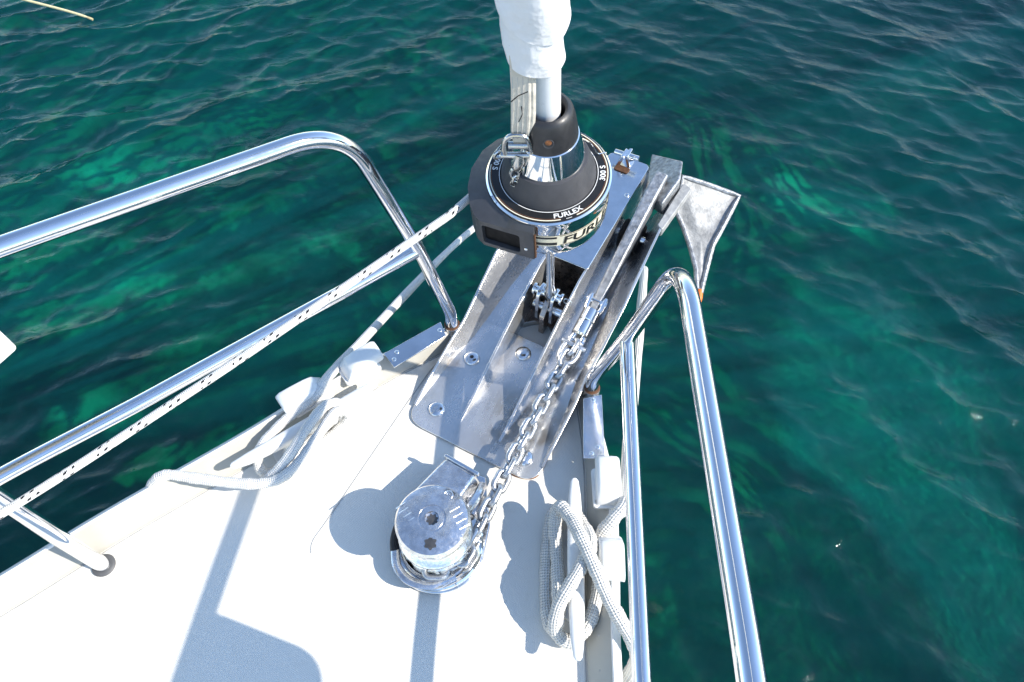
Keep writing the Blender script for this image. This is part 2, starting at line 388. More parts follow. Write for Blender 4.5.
for sg in (-1, 1):
    onboat(obj('toe_rail', rail_loft(sg, [(-.002, 0, -.01), (0, 0, .0045), (.10, 0, .010), (.60, .93, 0), (.66, .97, 0), (.68, .9, 0)]), 'rail_cream', boat, 50))
    onboat(obj('rail_cap', rail_loft(sg, [(.655, .90, 0), (.662, 1.0, .001), (.70, 1.04, .001), (.74, 1.01, .001), (.97, .74, 0), (1.0, .60, 0), (1.0, 0, -.04)]), 'white_paint', boat, 50))
hv, hf = [], []
lev = [(-.01, 1.0, 0), (-.3, .93, .02), (-.7, .84, .0), (-1.1, .72, -.05), (-1.5, .5, -.2), (-1.8, .1, -.4)]
for sg in (-1, 1):
    for (z, k, dy) in lev:
        for i, y in enumerate(ys): hv.append((sg*(ws[i]+RW(y)-.004)*k, y+dy*(y+4.5)/5.3, z))
n_ = len(ys); L_ = len(lev)
for s in range(2):
    o_ = s*n_*L_
    for j in range(L_-1):
        for i in range(n_-1):
            a = o_+j*n_+i; q = (a, a+1, a+1+n_, a+n_); hf.append(q if s else q[::-1])
for j in range(L_-1):
    a = j*n_+n_-1; b_ = a+n_*L_; hf.append((a, a+n_, b_+n_, b_))
    a = j*n_; b_ = a+n_*L_; hf.append((a, b_, b_+n_, a+n_))
onboat(obj('hull', (hv, hf), 'hull_gelcoat', boat, 50))
for sg in (-1, 1): onboat(obj('edge_seam', tube([(sg*(ws[i]-.004), y, .0006) for i, y in enumerate(ys) if y > -2], .0013, 6), 'sealant', boat))
# seam of the anchor locker lid beside the bow fitting
onboat(obj('lid_seam', tube(catmull([(-.155, .185, .0004), (-.1655, .205, .0004), (-.1655, .25, .0004), (-.166, .40, .0004), (-.166, .60, .0004), (-.16, .66, .0004)], 6), .0011, 6), 'sealant', boat))
for sg, y in ((-1, -.05), (-1, .215), (-1, .33), (1, .25), (1, .30)):
    w0, r = W(y), RW(y); p = (sg*(w0+.36*r), y, .024); onboat(obj('screw', dome(p, .0042, .002, (-sg*.75, 0, .66), 12), 'sealant', boat))

# ------------------------------------------------------------------ pulpit rails
def pulpit(sg, label):
    t = thing('pulpit_rail', label, 'railing', (sg*.165, .722, 0), 'pulpit rails on both sides of the bow')
    fx = mpts if sg < 0 else (lambda p: p)
    org = Vector((sg*.165, .722, 0))
    def part(name, vf, mat, par=t): o = obj(name, vf, mat, par, 40); o.location = -org if par is t else (0, 0, 0); return o
    R_ = .0135
    main = fillet([(.165, .722, .045), (.166, .7215, .095), (.213, .71, .28), (.274, .650, .598), (.503, .185, .650), (.60, -.03, .662), (.86, -.70, .67), (1.12, -1.5, .68)], [0, .10, .6, .125, 2, 2, 3, 0], 20)
    part('upper_rail', tube(fx(main), R_, 24), 'tube_steel')
    low = fillet([(.2145, .708, .283), (.447, .214, .282), (.555, 0, .282), (.80, -.62, .285), (.86, -.80, .286)], [0, 2, 2, 2, 0])
    part('lower_rail', tube(fx(low), .0133, 24), 'tube_steel')
    leg = fillet([(.475, -.012, .004), (.500, -.012, .12), (.552, -.008, .285), (.590, -.008, .655)], [0, .3, .3, 0])
    part('leg', tube(fx(leg), .0136, 24), 'tube_steel')
    part('foot_ring', xf(lathe([(.0145, .000), (.0205, .0005), (.021, .003), (.018, .0055), (.0145, .006)], 28), Matrix.Translation((sg*.475, -.012, .001))), 'ring_grey')
    leg2 = [(.80, -.62, .004), (.84, -.65, .67)]
    part('leg', tube(fx(leg2), .0136, 20), 'tube_steel')
    part('socket', tube(fx([(.1645, .722, -.01), (.1645, .722, .0), (.165, .722, .048), (.165, .722, .050)]), [.0185, .0185, .0175, .0165], 24), 'polished_steel')
    part('rust_ring', tube(fx([(.1652, .722, .0495), (.1652, .722, .0515)]), [.0172, .0150], 24), 'brown_stain')
    part('clamp_screw', cyl(*fx([(.170, .715, .036), (.197, .690, .036)]), .0045, 12), 'polished_steel')
    # corner seat board carried under the upper rail
    P = [(.449 if sg < 0 else .412, .150), (.618, .180), (.90, -.42), (.470, -.36)]
    o = obj('seat', prism(rounded([(sg*x, y) for x, y in P], [.008, .085, .05, .05], 8), .539, .558), 'seat_board', t, 35, .003, 3); o.location = -org
    for x, y in ((.545, .10), (.70, -.25)): obj('bracket', cyl((sg*x, y, .556), (sg*x, y, .655), .006, 12), 'polished_steel', o)
    return t
pulpit(1, 'bent stainless tube railing beside the anchor, rising from the deck edge')
pulpit(-1, 'bent stainless tube railing beside which the black-flecked furling line runs')

# stainless plates capping the deck edge at the foot of each pulpit rail
def edge_plate(sg, label):
    pts = [(.161, .690), (.190, .716), (.2535, .590), (.216, .572)]
    base = Vector((sg*.205, .645, .052)); t = thing('edge_plate', label, 'metal plate', base, 'plates capping the bow edge')
    pl = prism([(sg*x, y) for x, y in pts], .0475, .0505); o = obj('plate', pl, 'polished_steel', t, 35, .0008); o.location = -base
    for x, y in ((.226, .588), (.180, .696), (.231, .606)):
        s = obj('screw', dome((sg*x, y, .0508), .0048, .0022, n=14), 'chrome', t); s.location = -base
edge_plate(-1, 'flat stainless plate on the deck edge at the railing foot, furling line side')
edge_plate(1, 'flat stainless plate on the deck edge at the railing foot, anchor chain side')

# ------------------------------------------------------------------ bow fitting
bf = thing('bow_fitting', 'stainless double bow roller fitting with upright flanges bolted to the bow', 'bow roller', (0, .7, 0))
def bpart(name, vf, mat='plate_steel', par=bf, **k):
    o = obj(name, vf, mat, par, **k)
    if par is bf: o.location = (0, -.7, 0)
    return o
def hw(y): return float(np.interp(y, [.5, .65, .8, .95, 1.2], [.148, .146, .139, .124, .112]))
outl = [(-.150, .498), (.152, .496), (hw(.62)+.001, .62), (hw(.79), .79), (-hw(.79), .79), (-hw(.62)-.001, .62)]
bpart('base_plate', prism(rounded(outl, [.042, .042, .01, .002, .002, .01], 8), .0015, .0062), bevel=.001)
for sg in (-1, 1):
    # channel floor rising gently to the roller
    a, b_ = sg*.046, lambda y: sg*hw(y)
    fl = [(a, .786, .0040), (b_(.786), .786, .0040), (b_(.9), .9, .018), (a, .9, .018), (b_(1.2)-sg*.012, 1.20, .022), (a, 1.20, .022)]
    fl2 = [(x, y, z-.005) for x, y, z in fl]; V_ = fl+fl2
    quads = [(0, 1, 2, 3), (3, 2, 4, 5), (9, 8, 7, 6), (11, 10, 8, 9), (0, 6, 7, 1), (1, 7, 8, 2), (2, 8, 10, 4), (4, 10, 11, 5), (5, 11, 9, 3), (3, 9, 6, 0)]
    bpart('channel_floor', (V_, quads))
    # outer flange
    prof_t = [(.535, .010), (.60, .024), (.68, .040), (.80, .070), (.90, .108), (.96, .122), (1.16, .130), (1.20, .122), (1.225, .095)]
    prof_b = [(1.225, .02), (1.0, .012), (.80, -.002), (.535, .004)]
    V_, Q_ = [], []
    sec = [.535, .60, .68, .74, .80, .85, .90, .96, 1.03, 1.10, 1.16, 1.20, 1.225]
    for y in sec:
        zt = np.interp(y, *zip(*prof_t)); zb = np.interp(y, [.535, .8, 1.0, 1.225], [.003, -.002, .012, .02]); x = hw(y)
        ln = .42*(zt-zb); x = x-.42*(.030 if y < .7 else .045)*min(1, (y-.5)/.2)
        for xx, zz in ((x-.0025, zb), (x+ln-.0025, zt), (x+ln+.0025, zt), (x+.0025, zb)): V_.append((sg*xx, y, zz))
    for i in range(len(sec)-1):
        for k in range(4):
            q = (i*4+k, i*4+(k+1) % 4, (i+1)*4+(k+1) % 4, (i+1)*4+k); Q_.append(q[::-1] if sg > 0 else q)
    e = (len(sec)-1)*4; Q_ += [(0, 1, 2, 3) if sg < 0 else (3, 2, 1, 0), (e+3, e+2, e+1, e) if sg < 0 else (e, e+1, e+2, e+3)]
    bpart('flange', (V_, Q_), bevel=.0008)
    # inner rib beside the chainplate well
    rp = [(.540, .005), (.60, .020), (.67, .050), (.80, .100), (.90, .127), (.94, .128), (1.27, .128), (1.27, .03), (1.0, -.02), (.95, -.085), (.80, -.085), (.775, -.004)]
    bpart('rib', slab_x(rp, sg*.0465-.0025, sg*.0465+.0025), bevel=.0006)
    # roller
    rx0, rx1 = sg*.056, sg*.104
    prf = [(.012, 0), (.034, .0), (.036, .004), (.026, .020), (.024, .024), (.026, .028), (.036, .044), (.034, .048), (.012, .048)]
    bpart('roller', xf(lathe(prf, 28), Matrix.Translation((min(rx0, rx1), 1.13, .055)) @ Matrix.Rotation(pi/2, 4, 'Y')), 'dark_rubber')
    bpart('roller_pin', cyl((sg*.040, 1.13, .055), (sg*.128, 1.13, .055), .0085), 'polished_steel')
bpart('well_floor', box((0, .865, -.083), (.088, .16, .006)), 'pit_steel')
bpart('well_wall', box((0, .796, -.045), (.0878, .006, .074)), 'pit_steel')
bpart('well_wall', box((0, .943, .021), (.0878, .006, .213)), 'pit_steel')
bpart('top_plate', prism(rounded([(-.0505, .932), (.0505, .932), (.0505, 1.285), (-.0505, 1.285)], [.004, .004, .014, .014], 5), .1285, .1330), 'polished_steel', bevel=.0012)
for x, y in ((-.099, .689), (-.102, .548), (-.007, .752), (.108, .537)):
    b_ = bpart('bolt', dome((x, y, .006), .0175, .0085), 'polished_steel')
    if y > .6 and x < -.05: obj('socket_recess', cyl((x, y, .0138), (x, y, .0149), .0045, 6), 'dark_rubber', b_)
bpart('rust_edge', tube(catmull([(.085, .4965, .002), (.112, .497, .002), (.133, .503, .002), (.145, .514, .002), (.149, .534, .002)], 6), .0016, 6), 'rust')
# the pin and its rusty keeper at the front of the top plate
bpart('keeper_base', prism(rounded([(-.022, 1.232), (.012, 1.232), (.016, 1.250), (-.020, 1.252)], .006, 4), .1332, .136), 'brown_stain', bevel=.001)
for k, (x, y) in enumerate(((-.018, 1.262), (.008, 1.268))):
    bpart('keeper_lug', xf(box((0, 0, .016), (.009, .030, .034)), Matrix.Translation((x, y, .134)) @ Matrix.Rotation(radians(18*(1-2*k)), 4, 'Y')), 'polished_steel', bevel=.002)
bpart('keeper_pin', cyl((-.034, 1.264, .157), (.026, 1.264, .160), .0065, 14), 'chrome')
bpart('plate_screw', dome((.040, 1.17, .133), .006, .003, n=14), 'polished_steel')
# chainplate and toggle in the well
bpart('chainplate', slab_x(rounded([(.825, -.08), (.900, -.08), (.885, .075), (.850, .095), (.820, .06)], .015, 4), -.006, .006), 'pit_steel', bevel=.001)

# ------------------------------------------------------------------ forestay: toggle, furling drum
TILT = radians(7.25); A0 = Vector((.006, .844, .149)); AX = Vector((0, -sin(TILT), cos(TILT)))
def on_axis(z): return A0+AX*((z-A0.z)/AX.z)
tg = thing('stay_toggle', 'stainless toggle and clevis pin joining the stay to the bow below the furling drum', 'toggle', (0, .85, .06))
def tpart(name, vf, mat='polished_steel', **k): o = obj(name, vf, mat, tg, **k); o.location = (0, -.85, -.06); return o
for sg in (-1, 1):
    tpart('jaw', slab_x(rounded([(.828, .028), (.874, .028), (.872, .125), (.830, .125)], .019, 5), sg*.0165-.004, sg*.0165+.004), bevel=.0012)
tpart('clevis_pin', cyl((-.034, .852, .058), (.034, .852, .058), .0095), 'chrome')
tpart('upper_pin', cyl((-.030, .850, .112), (.030, .850, .112), .0085), 'chrome')
tpart('pin_head', cyl((.028, .850, .112), (.034, .850, .112), .0135), 'chrome')
tpart('pin_head', cyl((-.034, .850, .112), (-.028, .850, .112), .0135), 'chrome')
tpart('eye', tube([on_axis(.100), on_axis(.125), on_axis(.145), on_axis(.16), on_axis(.27), on_axis(.33)], [.012, .014, .012, .0085, .0085, .0085], 20), 'chrome')
tpart('locking_ring', tube([(.045+.009*cos(a), .85, .112+.009*sin(a)) for a in (i*2*pi/20 for i in range(20))], .0012, 6, closed=True), 'chrome')

base_d = on_axis(.413)
fd = thing('furling_drum', 'black and chrome jib furling drum with lettered rim at the foot of the furled sail', 'furling drum', base_d, rot=(TILT, 0, 0))
def dpart(name, vf, mat, par=fd, **k): return obj(name, vf, mat, par, **k)
HT = .090                                                                     # local height of the ring face
band = dpart('drum_band', lathe([(.030, -.004), (.090, -.004), (.0955, .000), (.0985, .010), (.0992, .026), (.0992, .058), (.0996, .070), (.1012, .080), (.1022, .086), (.1022, HT), (.0995, HT+.0022), (.0985, HT+.0022)], 96), 'chrome', smooth=30)
dpart('bottom_plate', lathe([(.001, -.010), (.050, -.010), (.086, -.006), (.0895, -.0035)], 64), 'black_plastic')
ring = dpart('ring_face', lathe([(.0984, HT+.0020), (.0984, HT+.0032), (.079, HT+.0045), (.0775, HT+.0035)], 96), 'black_print', smooth=25)
def circ(par, r, z, wd, mat, a0=0, a1=2*pi):
    n = 72; V_, Q_ = [], []
    for i in range(n+1):
        a = a0+(a1-a0)*i/n
        for q, dz in ((r-wd/2, 0), (r+wd/2, 0)): V_.append((q*cos(a), q*sin(a), z))
    for i in range(n): Q_.append((2*i, 2*i+1, 2*i+3, 2*i+2))
    return dpart('printed_line', (V_, Q_), mat, par)
circ(ring, .0955, HT+.0040, .0018, 'cream_print', radians(-36), radians(88))
circ(ring, .0955, HT+.0040, .0018, 'cream_print', radians(-165), radians(-52))
circ(ring, .0955, HT+.0040, .0016, 'cream_print', radians(108), radians(186))
circ(ring, .0930, HT+.00415, .0007, 'rust', radians(-165), radians(-52)); circ(ring, .0930, HT+.00415, .0007, 'rust', radians(-36), radians(75))
circ(ring, .0800, HT+.0048, .0011, 'white_print')
dpart('cone', lathe([(.0775, HT+.002), (.0765, HT+.010), (.070, HT+.030), (.0628, HT+.049), (.058, HT+.0505), (.05, HT+.0505)], 72), 'grey_plastic', smooth=40)
dpart('chrome_cone', lathe([(.0585, HT+.048), (.0585, HT+.053), (.0480, HT+.094), (.046, HT+.0955), (.04, HT+.0955)], 72), 'chrome', smooth=30)
col = dpart('collar', lathe([(.0465, HT+.094), (.0462, HT+.100), (.0420, HT+.128), (.0385, HT+.142), (.0345, HT+.148), (.0300, HT+.150), (.0262, HT+.146), (.0255, HT+.11)], 64), 'black_plastic', smooth=50)
ha = radians(-62); hn = Vector((cos(ha), sin(ha), .16)).normalized(); hp = Vector((.0422*cos(ha), .0422*sin(ha), HT+.119))
hm = Matrix.Translation(hp) @ hn.to_track_quat('Z', 'Y').to_matrix().to_4x4()
dpart('screw_rim', xf(lathe([(.0062, -.001), (.0066, .0012), (.0080, .0014), (.0088, -.002)], 24), hm), 'grey_plastic', col)
dpart('screw', xf(lathe([(.0058, -.006), (.0058, .0004), (.0046, .0012), (.001, .0012)], 20), hm @ Matrix.Translation((0, .002, 0))), 'rust', col)
# printed stripes on the chrome band
def band_strip(par, r, z0, z1, a0, a1, mat, name='printed_line', n=60):
    V_, Q_ = [], []
    for i in range(n+1):
        a = a0+(a1-a0)*i/n
        for z in (z0, z1): V_.append((r*cos(a), r*sin(a), z))
    for i in range(n): Q_.append((2*i, 2*i+2, 2*i+3, 2*i+1))
    return dpart(name, (V_, Q_), mat, par)
band_strip(band, .0996, .029, .057, radians(-84), radians(70), 'cream_print')
for z0, z1 in ((.0490, .0540), (.0320, .0390)): band_strip(band, .0999, z0, z1, radians(-83.5), radians(-56), 'black_print')
for z0, z1 in ((.0545, .0558), (.0302, .0315)): band_strip(band, .0999, z0, z1, radians(-53), radians(45), 'black_print')
# lettering
def text_mesh(s, size, ext, shear=0, sx=1):
    cu = bpy.data.curves.new('lettering', 'FONT'); cu.body = s; cu.size = size; cu.extrude = ext; cu.shear = shear; cu.align_x = 'CENTER'; cu.resolution_u = 3; cu.offset = size*.018
    o = bpy.data.objects.new('lettering', cu); C.objects.link(o); bpy.context.view_layer.update()
    me = bpy.data.meshes.new_from_object(o.evaluated_get(bpy.context.evaluated_depsgraph_get()))
    v = [(p.co.x*sx, p.co.y, p.co.z) for p in me.vertices]; f = [tuple(p.vertices) for p in me.polygons]
    bpy.data.objects.remove(o); bpy.data.curves.remove(cu); bpy.data.meshes.remove(me); return v, f
def ring_text(s, size, ang, r, sx=1):      # letters stand outward-down: read from outside the rim
    v, f = text_mesh(s, size, .0002, 0, sx); out = []
    for x, y, z in v:
        a = ang+x/r; q = r+(-y); out.append((0, 0, 0)); a = ang+x/r
        rad = r-(y-size*.35); out[-1] = (rad*cos(a), rad*sin(a), HT+.0044+z)
    return out, f
dpart('lettering', ring_text('FURLEX', .0120, radians(-43), .0875, 1.15), 'white_print', ring)
dpart('lettering', ring_text('-----', .006, radians(-44), .0955, 1.0), 'white_print', ring)
dpart('lettering', ring_text('300 S', .0125, radians(24), .0875, 1.1), 'white_print', ring)
dpart('lettering', ring_text('300 S', .0125, radians(192), .0875, 1.1), 'white_print', ring)
v, f = text_mesh('FURLEX', .0255, .0002, .12, 1.38)
dpart('lettering', ([((.1001+z)*cos(radians(-16)+x/.100), (.1001+z)*sin(radians(-16)+x/.100), y+.0340) for x, y, z in v], f), 'black_print', band)
# line guard with the window the furling line leaves through
g_in = [(.1025*cos(a), .1025*sin(a)) for a in np.linspace(radians(-76), radians(-212), 30)]
g_out = [(-.098, .058), (-.120, .044), (-.1315, .012), (-.130, -.030), (-.117, -.066), (-.098, -.094), (-.080, -.1115), (-.064, -.1175), (-.02, -.1130), (.026, -.1070)]
gi = len(g_in); G = g_in+g_out; N_ = len(G)
def gz(i): return HT-.004 if i < gi else (HT-.012 if i in (gi, gi+len(g_out)-1) else HT-.020)
GV = [(x, y, .002) for x, y in G]+[(x, y, gz(i)) for i, (x, y) in enumerate(G)]
GF = [(i, (i+1) % N_, N_+(i+1) % N_, N_+i) for i in range(N_)]
# caps as strips between the round inner wall and the faceted outer wall
def strip(base, flip):
    out = []; ia, oa = list(range(gi)), list(range(N_-1, gi-1, -1)); i = j = 0
    while i < len(ia)-1 or j < len(oa)-1:
        if j == len(oa)-1 or (i < len(ia)-1 and (i+1)/(len(ia)-1) <= (j+1)/(len(oa)-1)): tri = (ia[i], oa[j], ia[i+1]); i += 1
        else: tri = (ia[i], oa[j], oa[j+1]); j += 1
        tri = tuple(base+t_ for t_ in tri); out.append(tri[::-1] if flip else tri)
    return out
GF += strip(0, True)+strip(N_, False)
guard = dpart('line_guard', (GV, GF), 'grey_plastic')
import bmesh
bm = bmesh.new(); bm.from_mesh(guard.data); bmesh.ops.recalc_face_normals(bm, faces=bm.faces); bm.to_mesh(guard.data); bm.free()
wd = Vector((.090, .0090, 0)).normalized(); wn = Vector((wd.y, -wd.x, 0)); WM = Matrix.Identity(4)
for i in range(3): WM[i][0] = wd[i]; WM[i][1] = wn[i]; WM[i][2] = (0, 0, 1)[i]
WM.translation = Vector((-.031, -.114, .035))
def rr(w_, h_, r_, n=5): return rounded([(-w_/2, -h_/2), (w_/2, -h_/2), (w_/2, h_/2), (-w_/2, h_/2)], r_, n)
v_, f_, _ = prism(rr(.066, .048, .006), -.040, .02)
cut = dpart('cutter', xf(([(x, z, y) for x, y, z in v_], f_), WM), 'void_black')
bo = guard.modifiers.new('cut', 'BOOLEAN'); bo.object = cut; bo.operation = 'DIFFERENCE'; bo.solver = 'EXACT'
bv = guard.modifiers.new('bevel', 'BEVEL'); bv.width = .0035; bv.segments = 3; bv.limit_method = 'ANGLE'; bv.angle_limit = radians(38)
bpy.context.view_layer.update()
gm = bpy.data.meshes.new_from_object(guard.evaluated_get(bpy.context.evaluated_depsgraph_get()))
guard.modifiers.clear(); guard.data = gm; bpy.data.objects.remove(cut)
v_, f_, _ = prism(rr(.064, .046, .006), -.009, -.0075); dpart('window_dark_liner', xf(([(x, z, y) for x, y, z in v_], f_), WM), 'void_black', guard)  # near-black sheet inside the cut opening stands in for its shaded interior
dpart('rivet', dome((.012, -.1090, .026), .0034, .0018, (.13, -1, 0), 14), 'chrome', guard)
dpart('edge_strip', xf(box((0, 0, 0), (.0022, .0035, .064)), Matrix.Translation((.0272, -.1045, .038))), 'brown_stain', guard)
for z in (.052, .030): dpart('rivet', dome((-.131, .0, z), .0030, .0016, (-1, 0, 0), 14), 'chrome', guard)
dpart('safety_wire', tube(catmull([(.034, .038, HT+.064), (.048, .054, HT+.040), (.057, .064, HT+.010), (.066, .074, HT+.006), (.070, .078, HT-.003)], 8), .0011, 6), 'chrome')

# luff foil above the drum
ft = base_d+AX*(HT+.12)
foil = obj('luff_foil', tube([ft, ft+AX*.1, ft+AX*1, ft+AX*5.5], .0195, 28), 'foil_white', None)
tag(foil, 'white tubular stay foil rising out of the black drum collar', 'forestay')
# furled sail wound round the foil
sb = base_d+AX*(HT+.243)
sail = thing('furled_sail', 'white furled headsail rolled tightly round the stay above the furling drum', 'sail', sb+Vector((-.885, -.466, 0))*.013, rot=(TILT, 0, 0))
def roll(z0f, z1, rad, seed, n=56, m=26, top=None):
    V_, Q_ = [], []; r0 = random.Random(seed); ph = [r0.random()*6 for _ in range(6)]
    for j in range(m):
        t = j/(m-1)
        for k in range(n):
            a = 2*pi*k/n; zb = z0f(a); z = zb+(z1-zb)*t**1.6
            wr = .0016*sin(3*a+ph[0]+z*40)+.0022*sin(2*a+ph[1]-z*16)+.0012*sin(5*a+ph[2]+z*70)+.0010*sin(z*120+2*a+ph[3])
            rr_ = rad(a, z)+wr; V_.append((rr_*cos(a), rr_*sin(a), z))
    for j in range(m-1):
        for k in range(n): Q_.append((j*n+k, j*n+(k+1) % n, (j+1)*n+(k+1) % n, (j+1)*n+k))
    # turn the lower hem inward so the cloth has thickness
    b0 = len(V_)
    for k in range(n): x, y, z = V_[k]; V_.append((x*.86, y*.86, z+.006))
    for k in range(n): Q_.append((b0+k, b0+(k+1) % n, (k+1) % n, k))
    return V_, Q_
# inner turns lowest, outer turns start higher up on a slant
obj('inner_wrap', roll(lambda a: .000-.008*cos(a+1.1)+.014*cos(a-3.6), 4.6, lambda a, z: .0385+.0050*min(1, max(0, z/.10))+.0040*cos(a-3.0), 1, m=60), 'sailcloth', sail, 60)
obj('outer_wrap', roll(lambda a: .080+.034*cos(a-2.6), 4.6, lambda a, z: .0462+.0035*cos(a-2.5)+.003*min(1, max(0, (z-.05)/.1)), 2, m=60), 'sailcloth', sail, 60)
obj('top_wrap', roll(lambda a: .170+.022*cos(a-.9)-.018*cos(a+2), 4.6, lambda a, z: .0505+.003*cos(a-1.2)+.004*min(1, max(0, (z-.17)/.1)), 3, m=60), 'sailcloth', sail, 60)

# webbing tack strap and its shackle, on the aft-port side of the collar
da = radians(-118); dv_ = Vector((cos(da), sin(da), 0))
wb = thing('tack_strap', 'worn cream webbing strap tying the sail foot to a shackle on the drum collar', 'strap', base_d, rot=(TILT, 0, 0))
tn = Vector((.91, .41, 0))
def wpt(r, z, s=0): return dv_*r+tn*(s+.007)+Vector((0, 0, z))
def ribbon(pts, wids, th):
    V_, Q_ = [], []
    for (r, z), w_ in zip(pts, wids):
        for s, d in ((-w_/2, 0), (w_/2, 0), (w_/2, th), (-w_/2, th)): V_.append(wpt(r+d, z, s))
    for i in range(len(pts)-1):
        for k in range(4): Q_.append((i*4+k, i*4+(k+1) % 4, (i+1)*4+(k+1) % 4, (i+1)*4+k))
    e = (len(pts)-1)*4; Q_ += [(3, 2, 1, 0), (e, e+1, e+2, e+3)]; return V_, Q_
obj('strap_layer', ribbon([(.050, HT+.106), (.050, HT+.130), (.047, HT+.165), (.044, HT+.215), (.043, HT+.285)], [.024, .030, .031, .029, .030], .0045), 'webbing', wb, 30)
obj('strap_layer', ribbon([(.0552, HT+.112), (.0552, HT+.134), (.0522, HT+.168), (.0495, HT+.215), (.048, HT+.270)], [.020, .025, .026, .025, .026], .0030), 'webbing', wb, 30)
for s_ in (-.010, -.003, .004, .011):
    obj('stitching', tube([wpt(.0592, HT+.122, s_*.8), wpt(.0586, HT+.138, s_), wpt(.0558, HT+.168, s_), wpt(.0530, HT+.205, s_), wpt(.0518, HT+.235, s_)], .0005, 5), 'sealant', wb)
obj('stitching', tube([wpt(.0545, HT+.192, -.012), wpt(.0538, HT+.203, -.002), wpt(.053, HT+.210, .011)], .0007, 5), 'void_black', wb)
obj('stitching', tube([wpt(.0570, HT+.155, -.001), wpt(.0556, HT+.170, .004), wpt(.0548, HT+.184, .002)], .0006, 5), 'void_black', wb)
sh = thing('tack_shackle', 'small chrome shackle hanging from the webbing strap on the drum collar', 'shackle', base_d, rot=(TILT, 0, 0))
def spart(n, vf, m='shackle_steel', **k): return obj(n, vf, m, sh, **k)
bow_pts = [wpt(.061, HT+.086, -.020), wpt(.064, HT+.104, -.020), wpt(.064, HT+.122, -.017), wpt(.063, HT+.131, -.008), wpt(.063, HT+.131, .008), wpt(.064, HT+.122, .017), wpt(.064, HT+.104, .020), wpt(.061, HT+.086, .020)]
spart('bow', tube(catmull(bow_pts, 6), .0037, 10))
spart('pin', cyl(wpt(.061, HT+.088, -.028), wpt(.061, HT+.088, .027), .0050, 14))
spart('pin_eye', tube([wpt(.061+.0065*cos(a), HT+.088+.0065*sin(a), -.033) for a in (i*2*pi/16 for i in range(16))], .0022, 8, closed=True))
spart('bar', cyl(wpt(.058, HT+.108, -.018), wpt(.058, HT+.108, .018), .006, 14))
spart('swivel_body', tube([wpt(.061, HT+.090), wpt(.064, HT+.078), wpt(.068, HT+.066), wpt(.069, HT+.060)], [.007, .0105, .0085, .004], 14))
spart('link', tube([wpt(.0715, HT+.053)+tn*(.0065*cos(a))+Vector((0, 0, .011*sin(a))) for a in (i*2*pi/20 for i in range(20))], .0028, 8, closed=True))
spart('link', tube([wpt(.0755+.0045*cos(a), HT+.041+.0085*sin(a), .003) for a in (i*2*pi/20 for i in range(20))], .0024, 8, closed=True))
spart('split_ring', tube([wpt(.0785, HT+.034, .004)+tn*(.0065*cos(a))+Vector((0, 0, .0065*sin(a))) for a in (i*2*pi/20 for i in range(20))], .0010, 6, closed=True))

# furling line from the drum guard aft along the port rail
fl_pts = [tuple(base_d+Vector((-.100, -.030, .045))), (-.120, .690, .4455), (-.30, .31, .374), (-.475, -.032, .306), (-.66, -.42, .30), (-1.0, -1.3, .32)]
fl = obj('furling_line', tube(fillet(fl_pts, [0, .02, 3, 3, 3, 0]), .0068, 14), 'furling_rope')
tag(fl, 'white furling line with black flecks stretched taut from the drum along the lower rail', 'rope')

# ------------------------------------------------------------------ anchor
an = thing('anchor', 'galvanized anchor stowed in the bow roller, its broad fluke hanging over the water', 'anchor', (.09, 1.1, .06))
def apart(name, vf, mat='galvanized', par=an, **k):
    o = obj(name, vf, mat, par, **k)
    if par is an: o.location = (-.09, -1.1, -.06)
    return o
sv, sf = [], []
for x, y, z, wx, hz in ((.088, .895, .050, .017, .022), (.0885, .93, .056, .022, .030), (.089, 1.02, .082, .025, .040), (.090, 1.12, .112, .0275, .044), (.091, 1.19, .134, .030, .046), (.092, 1.245, .148, .030, .044)):
    for a, b in ((-.5, -.5), (.5, -.5), (.5, .5), (-.5, .5)): sv.append((x+a*wx, y-b*hz*.25, z+b*hz))
for i in range(5):
    for k in range(4): sf.append((i*4+k, (i+1)*4+k, (i+1)*4+(k+1) % 4, i*4+(k+1) % 4))
sf += [(0, 1, 2, 3), (23, 22, 21, 20)]
apart('shank', (sv, sf), bevel=.004, seg=2)
# crown: broad forged block the shank runs into
cv = [(.026, 1.370, .092), (.118, 1.309, .160), (.134, 1.250, .160), (.123, 1.165, .150), (.066, 1.222, .101),
      (.035, 1.375, .060), (.120, 1.320, .095), (.138, 1.255, .095), (.128, 1.175, .105), (.075, 1.225, .070)]
apart('crown', (cv, [(0, 1, 2, 3, 4)[::-1], (5, 6, 7, 8, 9), (0, 5, 6, 1)[::-1], (1, 6, 7, 2)[::-1], (2, 7, 8, 3)[::-1], (3, 8, 9, 4)[::-1], (4, 9, 5, 0)[::-1]]), bevel=.006, seg=3)
